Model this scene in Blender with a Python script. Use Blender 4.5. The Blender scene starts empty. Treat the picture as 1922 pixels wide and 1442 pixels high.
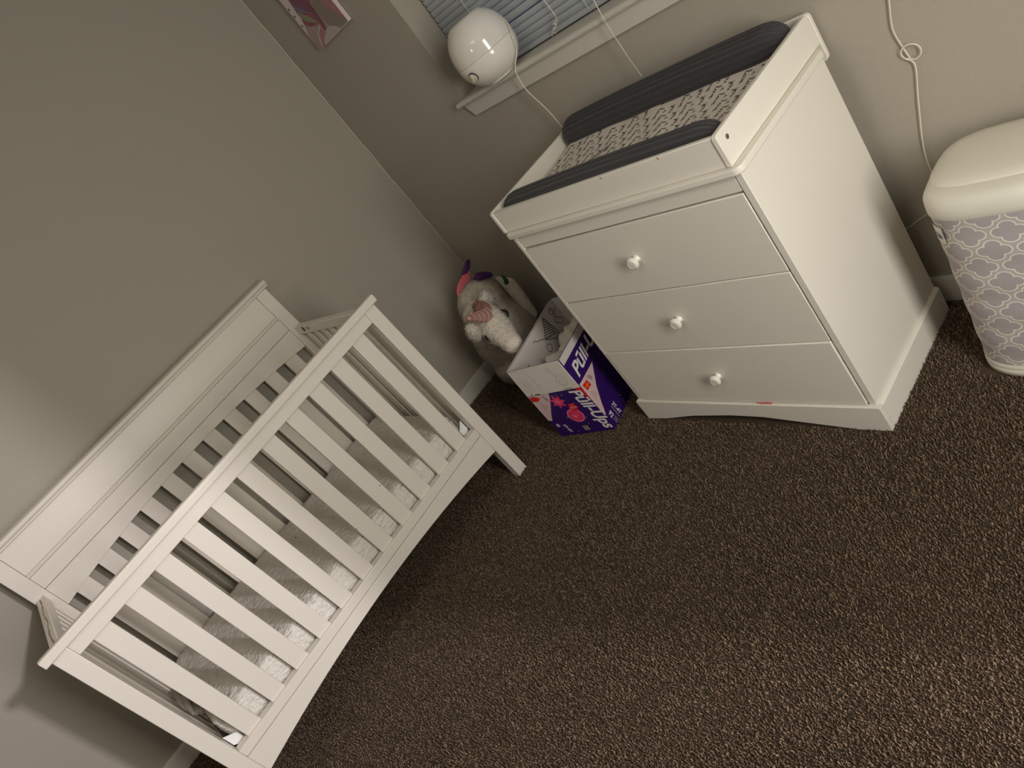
import bpy, bmesh, math, random
import numpy as np
from mathutils import Vector, Matrix, Euler, noise
random.seed(7)
col = bpy.context.scene.collection
PI = math.pi

# ------------------------------------------------------------------ materials
def lin(c):
    return tuple(((v/255)/12.92 if v/255 <= .04045 else ((v/255+.055)/1.055)**2.4) for v in c)+(1.0,)
def mat(name, rgb, rough=.5, noise_scale=None, noise_amt=.06, bump=0, bump_scale=200, coat=0, sheen=0, metal=0, spec=.5, trans=0):
    m = bpy.data.materials.new(name); m.use_nodes = True
    nt = m.node_tree; b = nt.nodes['Principled BSDF']
    c = lin(rgb)
    b.inputs['Base Color'].default_value = c
    b.inputs['Roughness'].default_value = rough
    b.inputs['Metallic'].default_value = metal
    b.inputs['Specular IOR Level'].default_value = spec
    b.inputs['Coat Weight'].default_value = coat
    b.inputs['Sheen Weight'].default_value = sheen
    b.inputs['Transmission Weight'].default_value = trans
    tc = nt.nodes.new('ShaderNodeTexCoord')
    if noise_scale:
        n = nt.nodes.new('ShaderNodeTexNoise'); n.inputs['Scale'].default_value = noise_scale
        n.inputs['Detail'].default_value = 6
        nt.links.new(tc.outputs['Object'], n.inputs['Vector'])
        mx = nt.nodes.new('ShaderNodeMix'); mx.data_type = 'RGBA'
        mx.inputs[6].default_value = tuple(max(0, v*(1-noise_amt)) for v in c[:3])+(1,)
        mx.inputs[7].default_value = tuple(min(1, v*(1+noise_amt)) for v in c[:3])+(1,)
        nt.links.new(n.outputs['Fac'], mx.inputs[0]); nt.links.new(mx.outputs[2], b.inputs['Base Color'])
    if bump:
        n2 = nt.nodes.new('ShaderNodeTexNoise'); n2.inputs['Scale'].default_value = bump_scale
        n2.inputs['Detail'].default_value = 4
        nt.links.new(tc.outputs['Object'], n2.inputs['Vector'])
        bp = nt.nodes.new('ShaderNodeBump'); bp.inputs['Strength'].default_value = bump
        bp.inputs['Distance'].default_value = .004
        nt.links.new(n2.outputs['Fac'], bp.inputs['Height']); nt.links.new(bp.outputs['Normal'], b.inputs['Normal'])
    return m
M = dict(
    wall=mat('wall_paint', (171, 164, 150), .75, 3, .03, .12, 260, spec=.3),
    caulk=mat('caulk_ridge', (192, 185, 170), .6),
    trimw=mat('trim_paint', (205, 200, 188), .45, 4, .02),
    ceil=mat('ceiling_paint', (225, 222, 214), .9),
    white=mat('white_furniture_paint', (232, 227, 215), .38, 5, .02, .04, 60),
    cribw=mat('crib_paint', (230, 223, 211), .36, 5, .03, .04, 60),
    knob=mat('knob_paint', (240, 236, 224), .25),
    gap=mat('dark_gap', (40, 30, 24), .9),
    carpet=mat('carpet_backing', (70, 54, 40), .95, 30, .2),
    vinyl=mat('window_vinyl', (205, 203, 196), .4),
    blind=mat('blind_slats', (176, 182, 186), .45, 8, .03),
    cord=mat('cord_white', (225, 218, 200), .6),
    humid=mat('humidifier_plastic', (226, 221, 212), .12, coat=.4),
    humid2=mat('humidifier_base_plastic', (231, 226, 216), .16, coat=.4),
    dial=mat('dial_plastic', (215, 208, 186), .3),
    grey=mat('dark_grey_plastic', (70, 68, 64), .5),
    slot=mat('screw_metal', (120, 118, 112), .4, metal=.6),
    mattress=mat('mattress_cover', (226, 221, 212), .55, 12, .05, .9, 55),
    tab=mat('white_tab', (240, 240, 240), .4),
    cloth=mat('grey_cloth', (170, 164, 152), .9, 30, .12, .6, 160),
    pad=mat('pad_cover_cotton', (222, 212, 200), .85, 10, .03, .25, 120),
    plush=mat('charcoal_ribbed_plush', (56, 53, 54), .95, 40, .2, .2, 300, sheen=.15),
    ink=mat('black_ink', (26, 22, 22), .8),
    cardw=mat('white_card', (222, 214, 204), .6, 14, .05),
    cardi=mat('box_inside_card', (206, 200, 194), .8, 14, .05),
    purple=mat('purple_print', (50, 18, 100), .42, 6, .15),
    textw=mat('white_print', (235, 230, 226), .5),
    triang=mat('pale_pink_print', (222, 192, 192), .5),
    redp=mat('red_print', (214, 40, 40), .45),
    gold=mat('orange_print', (236, 130, 40), .45),
    pinkp=mat('pink_print', (226, 60, 108), .45, 40, .25),
    pinkl=mat('light_pink_print', (240, 120, 150), .45),
    black=mat('black_print', (22, 18, 24), .6),
    linep=mat('grey_line_print', (70, 66, 66), .7),
    linef=mat('faint_line_print', (168, 158, 150), .7),
    edge=mat('raw_cardboard', (128, 104, 82), .9),
    silver=mat('pale_strip_print', (214, 208, 204), .3),
    bag=mat('white_plastic_bag', (214, 208, 196), .35, 8, .04, .2, 90),
    fur=mat('white_plush_fur', (240, 230, 214), .95, 60, .14, 1.0, 210, sheen=.3),
    furpink=mat('pink_plush', (178, 126, 114), .95, 60, .12, .8, 200, sheen=.2),
    furhot=mat('bright_pink_satin', (226, 110, 124), .6, 20, .1),
    furpurple=mat('purple_satin', (84, 40, 110), .55, 20, .1),
    furgreen=mat('green_satin', (24, 84, 74), .6),
    horn=mat('rose_gold_horn', (196, 150, 140), .38, 40, .1, metal=.35),
    eye=mat('black_thread', (18, 14, 16), .5),
    pailw=mat('pail_plastic', (224, 220, 206), .33, 6, .015),
    pailseam=mat('pail_seam', (150, 144, 126), .5),
    canvasw=mat('canvas_white', (215, 200, 200), .7, 10, .05),
    canvasg=mat('canvas_grey_paint', (164, 146, 142), .7, 14, .1),
    p1=mat('mauve_paint', (128, 84, 100), .7, 14, .1), p2=mat('red_paint', (146, 88, 96), .7, 14, .1),
    p3=mat('blue_grey_paint', (112, 118, 134), .7), p4=mat('sage_paint', (140, 146, 116), .7),
    p5=mat('dusty_rose_paint', (176, 122, 122), .7, 14, .1), p6=mat('light_grey_paint', (186, 174, 168), .7),
    p7=mat('stone_paint', (142, 128, 118), .7),
    chew=mat('bare_wood', (168, 140, 108), .9, 60, .3), redmark=mat('red_brown_mark', (130, 62, 48), .8),
    glass=mat('window_glass', (240, 245, 250), .02, trans=1.0),
    tagm=mat('paper_tag', (228, 224, 214), .6),
    ribbon=mat('pink_ribbon', (206, 116, 108), .7),
)

# ------------------------------------------------------------------ helpers
class MB:
    def __init__(s): s.v = []; s.f = []; s.mi = []
    def add(s, vs, fs, mi=0):
        o = len(s.v); s.v += [tuple(v) for v in vs]
        for f in fs: s.f.append(tuple(i+o for i in f)); s.mi.append(mi)
        return s
    def box(s, a, b, mi=0):
        x0, y0, z0 = [min(a[i], b[i]) for i in range(3)]; x1, y1, z1 = [max(a[i], b[i]) for i in range(3)]
        return s.add([(x0,y0,z0),(x1,y0,z0),(x1,y1,z0),(x0,y1,z0),(x0,y0,z1),(x1,y0,z1),(x1,y1,z1),(x0,y1,z1)],
            [(0,3,2,1),(4,5,6,7),(0,1,5,4),(1,2,6,5),(2,3,7,6),(3,0,4,7)], mi)
    def prism(s, pts, axis, a, b, mi=0):
        # pts: 2D outline; extruded along axis between a and b. The 2 coords are the remaining axes in order
        def mk(p, t):
            q = list(p); q.insert(axis, t); return tuple(q)
        n = len(pts)
        vs = [mk(p, a) for p in pts]+[mk(p, b) for p in pts]
        fs = [tuple(range(n-1, -1, -1)), tuple(range(n, 2*n))]+[(i, (i+1) % n, n+(i+1) % n, n+i) for i in range(n)]
        return s.add(vs, fs, mi)
    def loft(s, rings, cap0=True, cap1=True, mi=0):
        n = len(rings[0]); vs = [p for r in rings for p in r]; fs = []
        for k in range(len(rings)-1):
            for i in range(n):
                j = (i+1) % n
                fs.append((k*n+i, k*n+j, (k+1)*n+j, (k+1)*n+i))
        if cap0: fs.append(tuple(range(n-1, -1, -1)))
        if cap1: fs.append(tuple((len(rings)-1)*n+i for i in range(n)))
        return s.add(vs, fs, mi)
    def lathe(s, prof, c=(0,0,0), d=(0,0,1), n=32, mi=0):
        d = Vector(d).normalized(); q = d.to_track_quat('Z', 'Y')
        rings = []
        for r, z in prof:
            rings.append([tuple(Vector(c)+q @ Vector((r*math.cos(2*PI*i/n), r*math.sin(2*PI*i/n), z))) for i in range(n)])
        return s.loft(rings, mi=mi)
    def tube(s, pts, r, n=8, mi=0):
        pts = [Vector(p) for p in pts]; rings = []; up = Vector((.31, .2, .93))
        rr = r if isinstance(r, (list, tuple)) else [r]*len(pts)
        for i, p in enumerate(pts):
            t = (pts[min(i+1, len(pts)-1)]-pts[max(i-1, 0)]).normalized()
            a = t.cross(up)
            if a.length < 1e-4: a = t.cross(Vector((1, 0, 0)))
            a.normalize(); b = t.cross(a).normalized()
            rings.append([tuple(p+(a*math.cos(2*PI*k/n)+b*math.sin(2*PI*k/n))*rr[i]) for k in range(n)])
        return s.loft(rings, mi=mi)
    def ell(s, c, r, rot=(0,0,0), nu=28, nv=18, mi=0):
        R = Euler(rot).to_matrix(); rings = []
        for j in range(1, nv):
            th = PI*j/nv
            rings.append([tuple(Vector(c)+R @ Vector((r[0]*math.sin(th)*math.cos(2*PI*i/nu), r[1]*math.sin(th)*math.sin(2*PI*i/nu), -r[2]*math.cos(th)))) for i in range(nu)])
        return s.loft(rings, mi=mi)
    def build(s, name, mats, parent=None, bevel=0, smooth=35, seg=2):
        me = bpy.data.meshes.new(name); me.from_pydata(s.v, [], s.f)
        if not isinstance(mats, (list, tuple)): mats = [mats]
        for m in mats: me.materials.append(m)
        if len(mats) > 1: me.polygons.foreach_set('material_index', s.mi)
        if smooth:
            me.polygons.foreach_set('use_smooth', [True]*len(s.f))
            try: me.set_sharp_from_angle(angle=math.radians(smooth))
            except Exception: pass
        me.update()
        o = bpy.data.objects.new(name, me); col.objects.link(o)
        if parent: o.parent = parent
        if bevel:
            b = o.modifiers.new('bevel', 'BEVEL'); b.width = bevel; b.segments = seg; b.limit_method = 'ANGLE'; b.harden_normals = False
        return o
def empty(name, label, cat, loc=(0,0,0), rz=0, group=None):
    o = bpy.data.objects.new(name, None); col.objects.link(o); o.empty_display_size = .05
    o.location = loc; o.rotation_euler = (0, 0, rz); o['label'] = label; o['category'] = cat
    if group: o['group'] = group
    return o
def tag(o, label, cat): o['label'] = label; o['category'] = cat; return o
def struct(o): o['kind'] = 'structure'; return o
def crom(pts, k=8):
    P = [Vector(p) for p in pts]; P = [P[0]*2-P[1]]+P+[P[-1]*2-P[-2]]; out = []
    for i in range(1, len(P)-2):
        for j in range(k):
            t = j/k; a, b, c, d = P[i-1:i+3]
            out.append(.5*((2*b)+(c-a)*t+(2*a-5*b+4*c-d)*t*t+(-a+3*b-3*c+d)*t**3))
    out.append(P[-2]); return out
def interp(x, xs, ys):
    for i in range(len(xs)-1):
        if x <= xs[i+1]: return ys[i]+(ys[i+1]-ys[i])*(x-xs[i])/(xs[i+1]-xs[i])
    return ys[-1]

# ------------------------------------------------------------------ camera (solved from the photograph)
C = Vector((3.0353, -1.6583, 1.4441)); yaw, pitch, roll, F = 2.703, -.4355, -.7264, 1360.2
fwd = Vector((math.cos(yaw)*math.cos(pitch), math.sin(yaw)*math.cos(pitch), math.sin(pitch)))
r0 = Vector((math.sin(yaw), -math.cos(yaw), 0)); u0 = r0.cross(fwd)
rt = math.cos(roll)*r0+math.sin(roll)*u0; up = -math.sin(roll)*r0+math.cos(roll)*u0
cam = bpy.data.cameras.new('camera'); co = bpy.data.objects.new('camera', cam); col.objects.link(co)
co.matrix_world = Matrix(((rt.x, up.x, -fwd.x, C.x), (rt.y, up.y, -fwd.y, C.y), (rt.z, up.z, -fwd.z, C.z), (0,0,0,1)))
cam.sensor_width = 36; cam.lens = F*36/1922; cam.clip_start = .02
bpy.context.scene.camera = co

# ------------------------------------------------------------------ room shell
XR, YF, ZC = 3.46, -4.3, 2.44
struct(MB().box((-.12, YF, -.12), (XR+.12, .14, 0)).build('floor', M['carpet'], smooth=0))
struct(MB().box((-.12, YF, 0), (0, .0, ZC)).build('wall_left', M['wall'], smooth=0))
WX0, WX1, WZ0, WZ1 = .794, 1.95, 1.128, 2.12
wb = MB().box((-.12, 0, 0), (WX0, .14, ZC)).box((WX1, 0, 0), (XR+.12, .14, ZC)).box((WX0, 0, 0), (WX1, .14, WZ0)).box((WX0, 0, WZ1), (WX1, .14, ZC))
struct(wb.build('wall_back', M['wall'], smooth=0))
DY0, DY1 = -1.62, -.668
wr = MB().box((XR, DY1, 0), (XR+.12, .0, ZC)).box((XR, YF, 0), (XR+.12, DY0, ZC)).box((XR, DY0, 2.03), (XR+.12, DY1, ZC))
struct(wr.build('wall_right', M['wall'], smooth=0))
struct(MB().box((-.12, YF-.12, 0), (XR+.12, YF, ZC)).build('wall_front', M['wall'], smooth=0))
struct(MB().box((-.12, YF-.12, ZC), (XR+.12, .14, ZC+.1)).build('ceiling', M['ceil'], smooth=0))
# baseboards with an eased top
def bbprof(h=.084, t=.013): return [(0, 0), (t, 0), (t, h-.012), (t-.004, h-.004), (t-.008, h), (0, h)]
struct(MB().prism([(a, z) for a, z in bbprof()], 1, YF, -.0005).build('baseboard_left', M['trimw'], smooth=50))
struct(MB().prism([(-a, z) for a, z in bbprof()], 0, .013, XR).build('baseboard_back', M['trimw'], smooth=50))
# ridge of caulk and paint down the wall corner
pts = [(.002+.0012*math.sin(z*23)+.0008*math.sin(z*61), -.002-.001*math.sin(z*31+1), z) for z in np.linspace(.085, 2.43, 120)]
struct(MB().tube(pts, .0034, 6).build('trim_1', M['caulk']))

# window: sash, glass, stool, apron
wf = MB()
fy0, fy1 = .112, .138
wf.box((WX0, fy0, WZ0), (WX0+.035, fy1, WZ1)).box((WX1-.035, fy0, WZ0), (WX1, fy1, WZ1)).box((WX0+.035, fy0, WZ0), (WX1-.035, fy1, WZ0+.045)).box((WX0+.035, fy0, WZ1-.04), (WX1-.035, fy1, WZ1)).box((WX0+.035, fy0, 1.61), (WX1-.035, fy1, 1.65))
w1 = struct(wf.build('window_1', M['vinyl'], bevel=.002))
MB().box((WX0+.03, .124, WZ0+.04), (WX1-.03, .128, WZ1-.035)).build('window_pane', M['glass'], w1, smooth=0)
SZ = 1.1464
# stool: a board with a rounded nose that runs past the opening
nose = [(-.0003, SZ), (.112, SZ), (.112, SZ-.018), (-.0003, SZ-.018)]
st = MB().prism(nose, 0, WX0+.0005, WX1-.0005)
st.prism([p for p in [(-.035, SZ-.010), (-.0335, SZ-.004), (-.029, SZ), (-.0003, SZ), (-.0003, SZ-.019), (-.029, SZ-.019), (-.0335, SZ-.016)]], 0, .778, 1.972)
struct(st.build('trim_2', M['trimw'], smooth=45))
ap = MB().prism([(.790, SZ-.019), (.818, SZ-.0705), (1.93, SZ-.0705), (1.957, SZ-.019)], 1, -.0155, -.0003)
struct(ap.build('trim_3', M['trimw'], bevel=.0015))

# mini blinds
bl = empty('mini_blind', 'pale blue-grey closed mini blind hanging in the window behind the humidifier', 'window blind', (1.38, .097, WZ0))
bx0, bx1 = .806-1.38, 1.93-1.38
s = MB(); z = SZ+.034-WZ0; k = 0
while z < .93:
    gx = .0
    dy = .004 if k == 5 else 0
    prof = []
    for t in np.linspace(-1, 1, 7):
        prof.append((t, .0022*(1-t*t)))
    ang = math.radians(72 if k != 6 else 60)
    front = []; back = []
    for t, b in prof:
        u = t*.0122; yy = -u*math.cos(ang)*1-b*math.sin(ang); zz = u*math.sin(ang)
        zo = (.0042, .0042, .0045, .0048)[k] if k < 4 else 0
        front.append((yy-.0002, z-zo+zz)); back.append((yy+.0004, z-zo+zz))
    ring = front+back[::-1]
    # rounded slat ends: taper the last centimetre
    ringA = [(bx0+.0005*(k % 3), y+dy, zz) for y, zz in ring]
    zc = z-(.0042, .0042, .0045, .0048)[k] if k < 4 else z
    rings = []
    for xx, sc in ((bx0, .45), (bx0+.002, .75), (bx0+.005, .93), (bx0+.009, 1), (bx1-.009, 1), (bx1-.003, .8), (bx1, .45)):
        rings.append([(xx, y*sc+dy, zc+(zz-zc)*sc) for y, zz in ring])
    s.loft(rings)
    z += .0212; k += 1
s.build('slat_panel', M['blind'], bl, smooth=30)
MB().box((bx0, -.013, SZ+.004-WZ0), (bx1, .012, SZ+.020-WZ0)).build('bottom_rail', M['blind'], bl, bevel=.003)
MB().box((bx0, -.016, .93), (bx1, .020, .975)).build('head_rail', M['blind'], bl, bevel=.002)
for lx in (.185, .62, .98):
    lad = MB()
    for yy in (-.0145,):
        lad.tube([(bx0+lx+.0006*math.sin(i), yy, SZ+.015-WZ0+i*.03) for i in range(31)], .0008, 5)
    lad.build('ladder_cord', M['cord'], bl)
# lift cord with a knotted tangle resting at the bottom rail
kx = 1.300-1.38
cordp = crom([(kx-.03, -.018, .94), (kx-.02, -.02, .5), (kx-.006, -.021, .20), (kx+.008, -.022, .105), (kx+.012, -.024, .06)], 8)
t = MB().tube(cordp, .0011, 6)
rnd = random.Random(3)
tp = [(kx+.012, -.024, .06)]
for i in range(26): tp.append((kx+.010+rnd.uniform(-.009, .009)-i*.0019, -.024+rnd.uniform(-.006, .004), .058-.0012*i+rnd.uniform(-.006, .006)))
t.tube(crom(tp, 5), .0011, 6)
t.build('lift_cord', M['cord'], bl)

# pull cord hanging past the sill down to the changing pad
pc = crom([(1.60, .05, 2.04), (1.59, .0, 1.7), (1.582, -.046, 1.25), (1.575, -.050, 1.133), (1.577, -.050, 1.03), (1.582, -.049, .955)], 10)
tag(MB().tube(pc, [.0013]*(len(pc)-24)+[.0011-.0004*i/23 for i in range(24)], 6).build('pull_cord', M['cord']), 'thin straight pull cord hanging past the sill to the changing pad', 'cord')

# ------------------------------------------------------------------ painting
pt_ = empty('canvas_painting', 'unframed canvas with pink and grey swirls on the wall above the corner', 'painting', (.4075, -.002, 1.583))
hw, hh = .1435, .40
MB().box((-hw, -.018, 0), (hw, 0, hh)).build('canvas', M['canvasw'], pt_, bevel=.0015)
art = MB()
yy = -.0186
def blob2(pts, mi, lvl):
    c = crom([(a, b, 0) for a, b in pts+[pts[0]]], 6)[:-1]
    y_ = yy-.0002*lvl
    V = [(min(max(p.x, -hw+.002), hw-.002), y_, min(max(p.y, .002), hh-.002)) for p in c]
    art.add(V, [tuple(range(len(V)))], mi)
art.add([(-hw+.001, yy, .002), (hw-.002, yy, .002), (hw-.002, yy, hh-.002), (-.085, yy, hh-.002), (-.092, yy, .198), (-.097, yy, .160), (-.101, yy, .122), (-.138, yy, .065)], [tuple(range(8))], 0)
blob2([(0.059, 0.126), (0.124, 0.095), (0.152, 0.026), (0.137, 0.005), (0.072, 0.009), (0.025, 0.044), (0.018, 0.073), (0.0, 0.123), (0.012, 0.148)], 6, 1)
blob2([(-0.082, 0.199), (-0.087, 0.18), (-0.085, 0.162), (-0.055, 0.136), (-0.012, 0.108), (0.014, 0.104), (0.011, 0.128), (0.018, 0.151)], 7, 2)
blob2([(-0.088, 0.167), (-0.063, 0.152), (-0.048, 0.133), (-0.024, 0.112), (-0.05, 0.119), (-0.082, 0.143), (-0.094, 0.158)], 2, 3)
blob2([(-0.095, 0.157), (-0.064, 0.132), (-0.017, 0.108), (-0.0, 0.084), (0.003, 0.056), (-0.01, 0.033), (-0.021, 0.033), (-0.018, 0.055), (-0.024, 0.079), (-0.05, 0.113), (-0.088, 0.141)], 1, 4)
blob2([(-0.1, 0.152), (-0.071, 0.129), (-0.044, 0.102), (-0.03, 0.079), (-0.063, 0.093), (-0.088, 0.114), (-0.1, 0.136)], 3, 5)
blob2([(-0.1, 0.122), (-0.082, 0.104), (-0.052, 0.085), (-0.023, 0.07), (-0.05, 0.073), (-0.085, 0.083), (-0.103, 0.101)], 1, 6)
blob2([(0.088, 0.115), (0.127, 0.096), (0.146, 0.062), (0.152, 0.026), (0.143, 0.01), (0.129, 0.033), (0.113, 0.064), (0.091, 0.091)], 4, 7)
blob2([(0.029, 0.036), (0.064, 0.018), (0.073, -0.0), (-0.009, 0.0), (-0.077, 0.003), (-0.057, 0.021), (-0.013, 0.035)], 5, 8)
blob2([(-0.02, 0.056), (-0.014, 0.043), (-0.025, 0.029), (-0.063, 0.018), (-0.093, 0.003), (-0.095, 0.014), (-0.067, 0.037)], 4, 9)
blob2([(-0.029, 0.063), (-0.022, 0.057), (-0.065, 0.041), (-0.095, 0.01), (-0.109, 0.01), (-0.085, 0.039), (-0.055, 0.056)], 5, 10)
blob2([(0.003, 0.137), (0.008, 0.114), (0.011, 0.076), (-0.005, 0.039), (-0.01, 0.039), (-0.004, 0.076), (-0.007, 0.113)], 7, 11)
blob2([(.02, .16), (.08, .13), (.12, .12), (.09, .24), (.03, .33)], 5, 3)
art.build('painted_swirls', [M['canvasg'], M['p2'], M['p3'], M['p4'], M['p5'], M['p6'], M['p7'], M['p1']], pt_, smooth=0)
for zz in (.10, .14, .17, .235): MB().box((-hw+.010, -.0188, zz), (-hw+.016, -.0178, zz+.009)).build('edge_mark', M['black'], pt_)

# ------------------------------------------------------------------ humidifier on the sill
H = empty('humidifier', 'white egg-shaped humidifier with a dial standing on the window sill', 'humidifier', (1.076, -.026, SZ))
def hprof(z):
    t = (z-.098)/.098 if z < .098 else (z-.098)/.118
    return .1085*max(0, 1-abs(t)**2.5*(.80 if z < .098 else .80))**.62
zs = np.linspace(.004, .094, 14)
MB().lathe([(.046, 0.0), (.052, .002)]+[(hprof(z_), z_) for z_ in zs]+[(hprof(.094)-.0015, .0955)], n=56).build('base', M['humid2'], H, smooth=50)
zs = np.linspace(.097, .202, 16)
MB().lathe([(hprof(.097)-.0015, .0958)]+[(hprof(z_), z_) for z_ in zs]+[(hprof(.202)*.86, .209), (.022, .211), (.02, .2105), (.001, .2105)], n=56).build('water_tank', M['humid'], H, smooth=50)
# dial on the lower left of the front
da = math.atan2(-1, .06); rr = hprof(.062)
dn = Vector((math.cos(da), math.sin(da), -.38)).normalized()
dc = Vector((rr*math.cos(da), rr*math.sin(da), .062))-dn*.004
dl = MB().lathe([(.0165, 0), (.0165, .006), (.015, .0075), (.001, .0076)], dc, dn, 32).build('dial_ring', M['grey'], H)
dk = MB().lathe([(.0145, .004), (.0145, .0092), (.012, .011), (.001, .0112)], dc, dn, 32)
dk.build('dial', M['dial'], H)
tq = dn.cross(Vector((0, 0, 1))).normalized(); tv = dn.cross(tq).normalized()
dd = (tq*.55+tv*.83).normalized(); ds = dn.cross(dd)
a_ = [dc+dn*.0105+dd*s1*.0125+ds*s2*.0028 for s1, s2 in ((-1,-1),(1,-1),(1,1),(-1,1))]; b_ = [v+dn*.007 for v in a_]
MB().add(a_+b_, [(0,3,2,1),(4,5,6,7),(0,1,5,4),(1,2,6,5),(2,3,7,6),(3,0,4,7)]).build('dial_grip', M['dial'], H, bevel=.001)
cp = crom([(x_-1.076, y_+.026, z_-SZ) for x_, y_, z_ in ((1.150, .045, 1.285), (1.180, .020, 1.262), (1.186, .0, 1.225), (1.176, -.008, 1.185), (1.166, -.034, 1.158), (1.158, -.047, 1.130), (1.154, -.046, 1.072), (1.176, -.043, .993), (1.182, -.038, .919), (1.186, -.03, .78), (1.19, -.028, .5))], 8)
MB().tube(cp, .0017, 8).build('power_cord', M['cord'], H)

# ------------------------------------------------------------------ crib
CX, CY, CT = .7533, -.7752, .0383
crib = empty('crib', 'white wooden slatted crib against the left wall', 'crib', (CX, CY, 0), CT)
L = -1.362
xf0 = -.040      # front frame thickness
def cb(name, boxes, bevel=.002, m='cribw', parent=crib):
    b = MB()
    for a, c in boxes: b.box(a, c)
    return b.build(name, M[m], parent, bevel=bevel)
# front
for y0, y1 in ((-.049, 0), (L, L+.049)):
    cb('front_post', [((xf0, y0, 0), (0, y1, .876))], .0025)
cb('front_top_rail', [((xf0+.006, L+.0495, .834), (-.0012, -.0495, .8755))])
capp = [(xf0-.004, .8765), (.0075, .8765), (.0095, .879), (.0095, .898), (.006, .904), (-.006, .9055), (xf0+.006, .900), (xf0-.004, .893)]
MB().prism(capp, 1, L-.016, .016).build('front_cap', M['cribw'], crib, bevel=.0015, smooth=30)
cb('front_lower_rail', [((xf0+.004, L+.0495, .2465), (-.001, -.0495, .2805))])
def arch(y0, y1, za, zm, ztop, n=32):
    P = [(y0, ztop)]
    for i in range(n+1):
        t = i/n; y = y0+(y1-y0)*t; P.append((y, za+(zm-za)*(1-(2*t-1)**2)))
    P.append((y1, ztop)); return P
MB().prism(arch(-.0495, L+.0495, .155, .200, .2445), 0, xf0+.008, -.001).build('front_apron', M['cribw'], crib, bevel=.0015, smooth=30)
for k in range(11):
    y = -.0985-.1111*k
    cb('front_slat', [((-.026, y-.0575, .2807), (-.010, y, .8338))], .0015)
# headboard
hx = -.695
for y0, y1 in ((-.054, 0), (L, L+.054)):
    cb('headboard_post', [((hx-.044, y0, 0), (hx, y1, 1.0725))], .0025)
hc = [(hx-.045, 1.0735), (hx+.008, 1.0735), (hx+.010, 1.079), (hx+.010, 1.083), (hx+.018, 1.086), (hx+.020, 1.093), (hx+.017, 1.100), (hx+.010, 1.103), (hx-.045, 1.103)]
MB().prism(hc, 1, L-.014, .014).build('headboard_cap', M['cribw'], crib, bevel=.0015, smooth=40)
cb('headboard_panel', [((hx-.03, L+.055, .962), (hx-.003, -.055, 1.073))])
mo = [(hx-.03, .9485), (hx-.001, .9485), (hx+.003, .951), (hx+.003, .955), (hx-.001, .9575), (hx-.004, .9615), (hx-.03, .9615)]
MB().prism(mo, 1, L+.055, -.055).build('headboard_moulding', M['cribw'], crib, bevel=.001, smooth=30)
cb('headboard_board', [((hx-.03, L+.055, .8882), (hx-.0015, -.055, .948))], .0015)
MB().prism(arch(-.055, L+.055, .7945, .840, .8868), 0, hx-.03, hx-.001).build('headboard_arched_rail', M['cribw'], crib, bevel=.0015, smooth=30)
for k in range(11):
    y = -.1065-.1096*k
    cb('headboard_slat', [((hx-.022, y-.0605, .26), (hx-.006, y, .846))], .0015)
cb('headboard_lower_rail', [((hx-.03, L+.055, .20), (hx-.001, -.055, .27))])
# ends
for y0, y1 in ((-.034, -.010), (L+.010, L+.034)):
    cb('end_top_rail', [((hx+.0005, y0-.003, .842), (xf0-.0005, y1+.003, .880))], .003)
    cb('end_lower_rail', [((hx+.0005, y0, .22), (xf0-.0005, y1, .27))])
    for k in range(8):
        x = hx+.048+k*.0765
        cb('end_slat', [((x, y0+.003, .271), (x+.038, y1-.003, .8415))], .0015)
# white corner fixings holding the mattress support
for ya, yb in ((-.051, -.080), (L+.051, L+.085)):
    MB().add([(-.044, ya, .285), (-.044, ya, .330), (-.050, yb, .30), (-.050, yb, .25), (-.047, ya, .285), (-.047, ya, .330), (-.053, yb, .30), (-.053, yb, .25)],
        [(0,1,2,3),(7,6,5,4),(0,4,5,1),(1,5,6,2),(2,6,7,3),(3,7,4,0)]).build('corner_fixing', M['tab'], crib)
# gnawed paint
def flake(name, pts, m, z, parent=crib):
    b = MB(); n = len(pts); b.add([(x, y, z) for x, y in pts], [tuple(range(n))]); return b.build(name, M[m], parent, smooth=0)
rl = random.Random(5)
def jag(x0, x1, yc, w):
    n = 22; A = []; B = []
    for i in range(n+1):
        x = x0+(x1-x0)*i/n; o = .002*math.sin(i*.7); A.append((x, yc+o+rl.uniform(.15, 1)*w)); B.append((x, yc+o-rl.uniform(.1, .9)*w))
    return A+B[::-1]
flake('chewed_patch', jag(hx+.03, -.06, L+.022, .0035), 'chew', .8803)
c2 = MB(); pr = [(hx+.070, .852), (hx+.074, .876), (hx+.086, .879), (hx+.098, .872), (hx+.094, .860), (hx+.084, .853), (hx+.078, .856)]
c2.add([(x, -.0374, z_) for x, z_ in pr], [tuple(range(len(pr)))])
c2.build('rail_mark', M['redmark'], crib, smooth=0)
c3 = MB()
for x in (.112, .122, .128, .136, .148): c3.box((hx+x, -.0375, .858+.004*math.sin(x*300)), (hx+x+.0025, -.0371, .872))
c3.build('rail_scratch', M['black'], crib)
for (y, z_) in ((-.62, .50), (-.60, .41), (-.74, .56), (-1.20, .62), (-.44, .44)): MB().box((-.0098, y-.0012, z_), (-.0094, y+.0012, z_+.006)).build('slat_scratch', M['black'], crib)

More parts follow.
